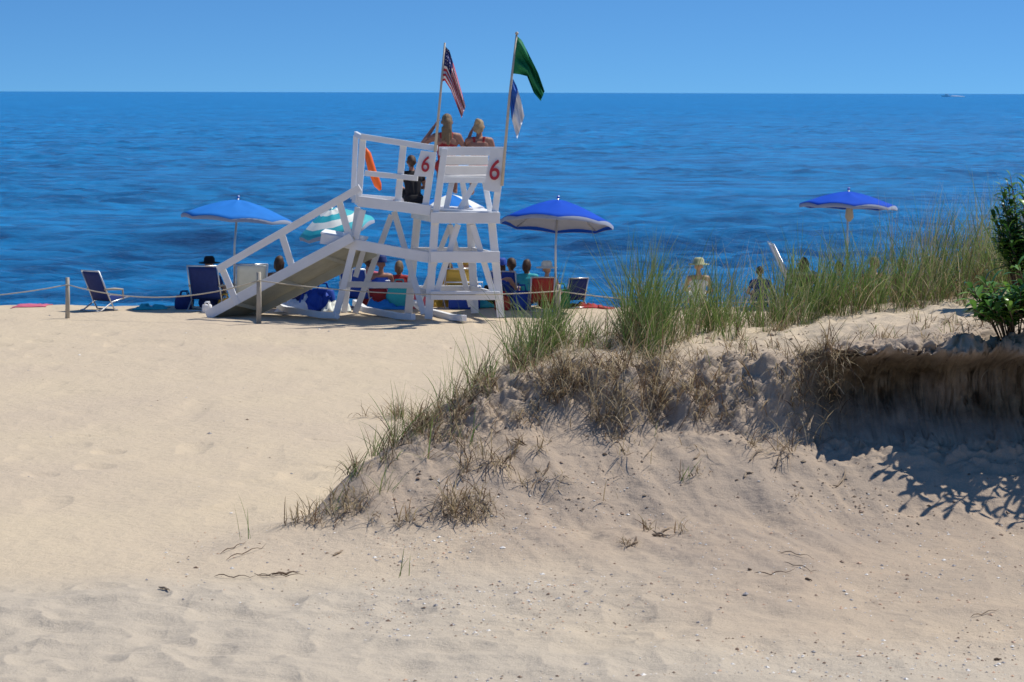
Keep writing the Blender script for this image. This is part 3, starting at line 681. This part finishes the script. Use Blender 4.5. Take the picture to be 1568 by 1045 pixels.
ribbons('beach_grass_seed_stems',np.stack([x,D,tz(x,D)],-1),RS.uniform(.55,1.1,n)*np.where(p>1350,1.12,.82),RS.normal(.5,.9,n),np.abs(RS.normal(0,.18,n)),np.abs(RS.normal(0,.5,n)),np.full(n,.005),straws[RS.randint(0,3,n)]*1.0,GR)
# dead straw and roots spilling over the scarp
acc=[]
def straw(px,py,n,h,sx=.12,sy=.08,droop=1.9):
    g=G(px,py); nt=max(2,n//12); tx=g.x+RS.normal(0,sx,nt); ty=g.y+RS.normal(0,sy,nt); i=RS.randint(0,nt,n)
    x=tx[i]+RS.normal(0,.03,n); y=ty[i]+RS.normal(0,.03,n); z=tz(x,y)+.01
    az=RS.normal(-1.7,1.0,n); le=np.abs(RS.normal(.8,.5,n)); cu=np.abs(RS.normal(droop*.55,.5,n))
    col=straws[RS.randint(0,5,n)]*(.5+.65*RS.rand(n))[:,None]; acc.append((np.stack([x,y,z],-1),h*(.35+.75*RS.rand(n)),az,le,cu,.007*(.6+.9*RS.rand(n)),col))
for (a,b,n,h) in ((610,640,140,.34),(625,665,100,.3),(650,650,120,.3),(700,615,130,.36),(700,640,90,.3),(740,590,150,.36),(790,560,120,.36),(850,590,190,.44),(855,615,90,.3),(870,560,160,.36),(905,570,120,.36),(950,610,200,.46),(970,560,260,.46),(990,525,260,.46),(965,640,90,.34),(1000,600,140,.4),(1050,560,60,.25),(1085,610,110,.38),(1075,640,60,.3),(1150,530,60,.25),(790,640,60,.24),(800,680,46,.2),(735,710,130,.38),(722,775,170,.32),(710,790,110,.28),(655,790,60,.28),(600,800,40,.25),(530,790,80,.26),(500,800,90,.26),(560,720,70,.28),(540,750,60,.25),(1240,540,120,.34),(1258,550,150,.40),(1270,585,110,.36),(1330,520,50,.2),(1500,500,60,.22),(1180,690,50,.38),(1220,620,60,.38),(1400,470,50,.2),(1100,620,50,.32),(1015,815,36,.17),(970,835,30,.14),(1180,510,60,.2),(850,730,24,.2),(950,690,30,.24)):
    straw(a,b,n,h)
for i in range(70):
    p=RS.uniform(640,1250); straw(p,RS.uniform(540,600) if p>780 else RS.uniform(620,700),RS.randint(6,24),RS.uniform(.12,.28))
for i in range(9):
    straw(RS.uniform(1290,1560),RS.uniform(505,525),RS.randint(6,16),RS.uniform(.12,.28),.1,.05)
for i in range(34):
    straw(RS.uniform(700,1240),RS.uniform(620,780),RS.randint(3,10),RS.uniform(.08,.2),.04,.04)
cat=[np.concatenate([a[k] for a in acc]) for k in range(7)]
ribbons('dead_grass_and_roots',*cat,GR)
TW=mat('driftwood_twig',(.13,.09,.06),.9,.3,30); TW2=mat('driftwood_pale',(.30,.23,.16),.9,.3,30)
def twig(px,py,L,ang,r=.008):
    g=G(px,py); pts=[]; b=random.uniform(-.5,.5); ph=random.random()*6
    for t in np.linspace(-.5,.5,9):
        x=g.x+math.cos(ang)*L*t-math.sin(ang)*b*L*t*t; y=g.y+math.sin(ang)*L*t*2+math.cos(ang)*b*L*t*t; pts.append((x,y,ground(x,y)+r*.7+L*.08*abs(math.sin(t*7+ph))))
    tube('twig',pts,[r*.3,r*.8,r,r*.9,r,r*.8,r*.6,r*.5,r*.2],random.choice([TW,TW2]),None,6)
for (a,b,L,an) in ((430,885,.35,.05),(440,882,.2,.4),(415,886,.25,-.2),(360,888,.3,-.1),(360,842,.25,.9),(970,835,.12,.6),(975,830,.1,1.2),(1015,820,.14,-.5),(1022,812,.12,.7),(1010,822,.1,.1),(1150,725,.06,0),(1143,728,.05,1),(1240,888,.05,0),(1150,873,.03,0),(1190,880,.3,.2),(1230,870,.25,-.5),(1510,940,.22,.3),(790,690,.15,1),(785,700,.12,.3),(800,680,.13,-.6),(1160,695,.2,.8),(1195,700,.25,1.1),(255,905,.1,-.5),(1205,500,.12,0),(380,850,.35,.8),(1530,1010,.05,0),(860,520,.2,.1),(1220,850,.25,-.3),(950,660,.3,1.0),(1000,690,.25,.9),(1070,700,.12,1),(840,720,.12,1.1),(520,850,.1,.8),(1060,620,.3,.7),(1290,740,.2,.8)):
    twig(a,b,L,an,.004 if L>.2 else .009)
def shells(name,n,m_cols,region,size,thr=.25):
    pxs=RS.uniform(region[0],region[1],n); Ds=RS.uniform(region[2],region[3],n); x=(pxs-CX)/F*Ds; z=tz(x,Ds)
    keep=vn(x*1.2,Ds*1.2)+RS.rand(n)>thr; x=x[keep];Ds=Ds[keep];z=z[keep]; n=len(x)
    s=size*np.exp(RS.normal(0,.5,n)); a=RS.rand(n)*6.28
    b=np.array([(-1,-.6,0),(1,-.5,0),(.8,.7,0),(-.7,.6,0),(0,0,.55)]); V=np.zeros((n,5,3))
    V[:,:,0]=x[:,None]+s[:,None]*(b[None,:,0]*np.cos(a)[:,None]-b[None,:,1]*np.sin(a)[:,None]); V[:,:,1]=Ds[:,None]+s[:,None]*(b[None,:,0]*np.sin(a)[:,None]+b[None,:,1]*np.cos(a)[:,None]); V[:,:,2]=z[:,None]+s[:,None]*b[None,:,2]+.002
    fs=[];mi=[]
    for k in range(n):
        o=k*5; fs+= [(o,o+1,o+4),(o+1,o+2,o+4),(o+2,o+3,o+4),(o+3,o,o+4)]; c=random.randrange(len(m_cols)); mi+=[c]*4
    mkmesh(name,V.reshape(-1,3),fs,m_cols,mi)
SH1=mat('shell_white',(.72,.68,.62),.5); SH2=mat('shell_grey',(.3,.28,.28),.6); SH3=mat('shell_brown',(.22,.14,.09),.6); SH4=mat('shell_peach',(.6,.38,.25),.6)
shells('shell_fragments',5600,[SH1,SH1,SH4,SH2,SH3],(560,1700,15.2,20.6),.0058,.35)
shells('shell_fragments',1200,[SH1,SH2,SH3,SH4],(250,1100,16.5,20.5),.005)
shells('pebbles',350,[SH1,SH2,SH3],(-300,1000,18,41),.008)
shells('plant_litter',2400,[SH3,TW,TW2],(600,1700,20,24),.008,.2)
# ------------------------------------------------------------ leafy shoreline plants
LEAF=attr_mat('leaf',.35,.3,.5)
def leafy(name,loc,nst,hgt,spread,nleaf,ll,seedv,leanx=0,leany=0):
    r=np.random.RandomState(seedv); e=empty(name,loc); V=[];Fc=[];Cc=[]
    for s in range(nst):
        az=r.rand()*6.28; sp=spread*r.rand()**.6; q=r.rand(); tip=Vector(loc)+Vector((math.cos(az)*sp+leanx*(.3+1.2*q),math.sin(az)*sp*.7+leany*(.3+.9*q),hgt*(.4+.65*r.rand())))
        b=Vector(loc)+Vector((math.cos(az)*sp*.3,math.sin(az)*sp*.2,-.03)); mid=b.lerp(tip,.5)+Vector((0,0,.08))
        tube('stem_%d'%s,[b,mid,tip],[.008,.006,.004],TW,e,5)
        for k in range(nleaf):
            t=.35+.65*(k+1)/nleaf; p=b.lerp(mid,t*2) if t<.5 else mid.lerp(tip,t*2-1)
            la=k*2.4+r.rand(); el=.15+.9*t*r.rand()+.2; d=Vector((math.cos(la)*math.cos(el),math.sin(la)*math.cos(el),math.sin(el)))
            l=ll*(.6+.6*r.rand())*(1.1-.35*t); w=l*.115; sd=d.cross(Vector((0,0,1))).normalized(); o=len(V)
            col=np.array([(.06,.16,.03),(.10,.22,.035),(.16,.30,.05),(.04,.11,.022)][r.randint(4)])*(.8+.4*r.rand())
            for qq,ww in ((0,.25),(.25,.85),(.5,1),(.75,.7),(1,.03)):
                c=p+d*l*qq+Vector((0,0,-.45*l*qq*qq)); 
                for sg in (-1,0,1): V.append(c+sd*(w*ww*sg)+Vector((0,0,abs(sg)*w*.25*ww))); Cc.append((*(col*(1.25 if sg==0 else 1)),1))
            for i in range(4):
                for j in range(2): a=o+i*3+j; Fc.append((a,a+1,a+4,a+3))
    ob=mkmesh('leaves',V,Fc,[LEAF],smooth=True); ca=ob.data.color_attributes.new('Col','FLOAT_COLOR','POINT'); ca.data.foreach_set('color',np.array(Cc,dtype=np.float32).reshape(-1)); par(ob,e); return e
def pl(px,D): x=(px-CX)/F*D; return (x,D,ground(x,D))
leafy('goldenrod_plant',pl(1552,21.8),24,.50,.30,14,.29,1,-.16,-.62)
leafy('goldenrod_plant',pl(1600,21.8),22,.66,.32,14,.28,2,-.12,-.80)
leafy('goldenrod_plant',pl(1690,21.8),18,.75,.4,14,.25,5,-.05,-.85)
leafy('goldenrod_plant',pl(1790,21.8),20,.7,.4,14,.25,6,-.05,-.75)
leafy('goldenrod_plant',pl(1575,24.6),36,1.15,.32,20,.23,3,-.06,0)
leafy('goldenrod_plant',pl(1700,23.5),20,.8,.4,16,.22,4)

# ------------------------------------------------------------ light, sky, camera
sv=Vector((.60,.35,1.10)).normalized(); elv=math.asin(sv.z); rot=math.atan2(sv.x,sv.y)
sun=bpy.data.lights.new('sun','SUN'); sun.energy=4.7; sun.angle=math.radians(.5); sun.color=(1,.955,.88)
so=bpy.data.objects.new('sun',sun); scene.collection.objects.link(so); so.rotation_euler=sv.to_track_quat('Z','Y').to_euler()
w=bpy.data.worlds.new('World'); scene.world=w; w.use_nodes=True; nt=w.node_tree; bg=nt.nodes['Background']
sky=nt.nodes.new('ShaderNodeTexSky'); sky.sky_type='NISHITA'; sky.sun_disc=False; sky.sun_elevation=elv; sky.sun_rotation=rot; sky.air_density=1.0; sky.dust_density=.2; sky.ozone_density=3.0
tc=nt.nodes.new('ShaderNodeTexCoord'); mp=nt.nodes.new('ShaderNodeMapping'); mp.inputs['Location'].default_value=(0,0,.135); mp.inputs['Scale'].default_value=(1,1,2.6)
nt.links.new(tc.outputs['Generated'],mp.inputs['Vector']); nt.links.new(mp.outputs[0],sky.inputs['Vector'])
tint=nt.nodes.new('ShaderNodeMix'); tint.data_type='RGBA'; tint.blend_type='MULTIPLY'; tint.inputs['Factor'].default_value=1; tint.inputs['B'].default_value=(.50,.94,1.30,1)
nt.links.new(sky.outputs[0],tint.inputs['A']); nt.links.new(tint.outputs['Result'],bg.inputs['Color']); bg.inputs['Strength'].default_value=.092
cam=bpy.data.cameras.new('camera'); cam.lens=F/1568*36; cam.sensor_width=36; cam.shift_y=-(522.5-HY)/1568; cam.clip_start=.1; cam.clip_end=150000
cam.dof.use_dof=True; cam.dof.focus_distance=24; cam.dof.aperture_fstop=8
co=bpy.data.objects.new('camera',cam); scene.collection.objects.link(co); co.location=(0,0,H)
co.rotation_mode='QUATERNION'
co.rotation_quaternion=(Matrix.Rotation(math.radians(90),3,'X')@Matrix.Rotation(math.radians(.15),3,'Z')).to_quaternion()
scene.camera=co
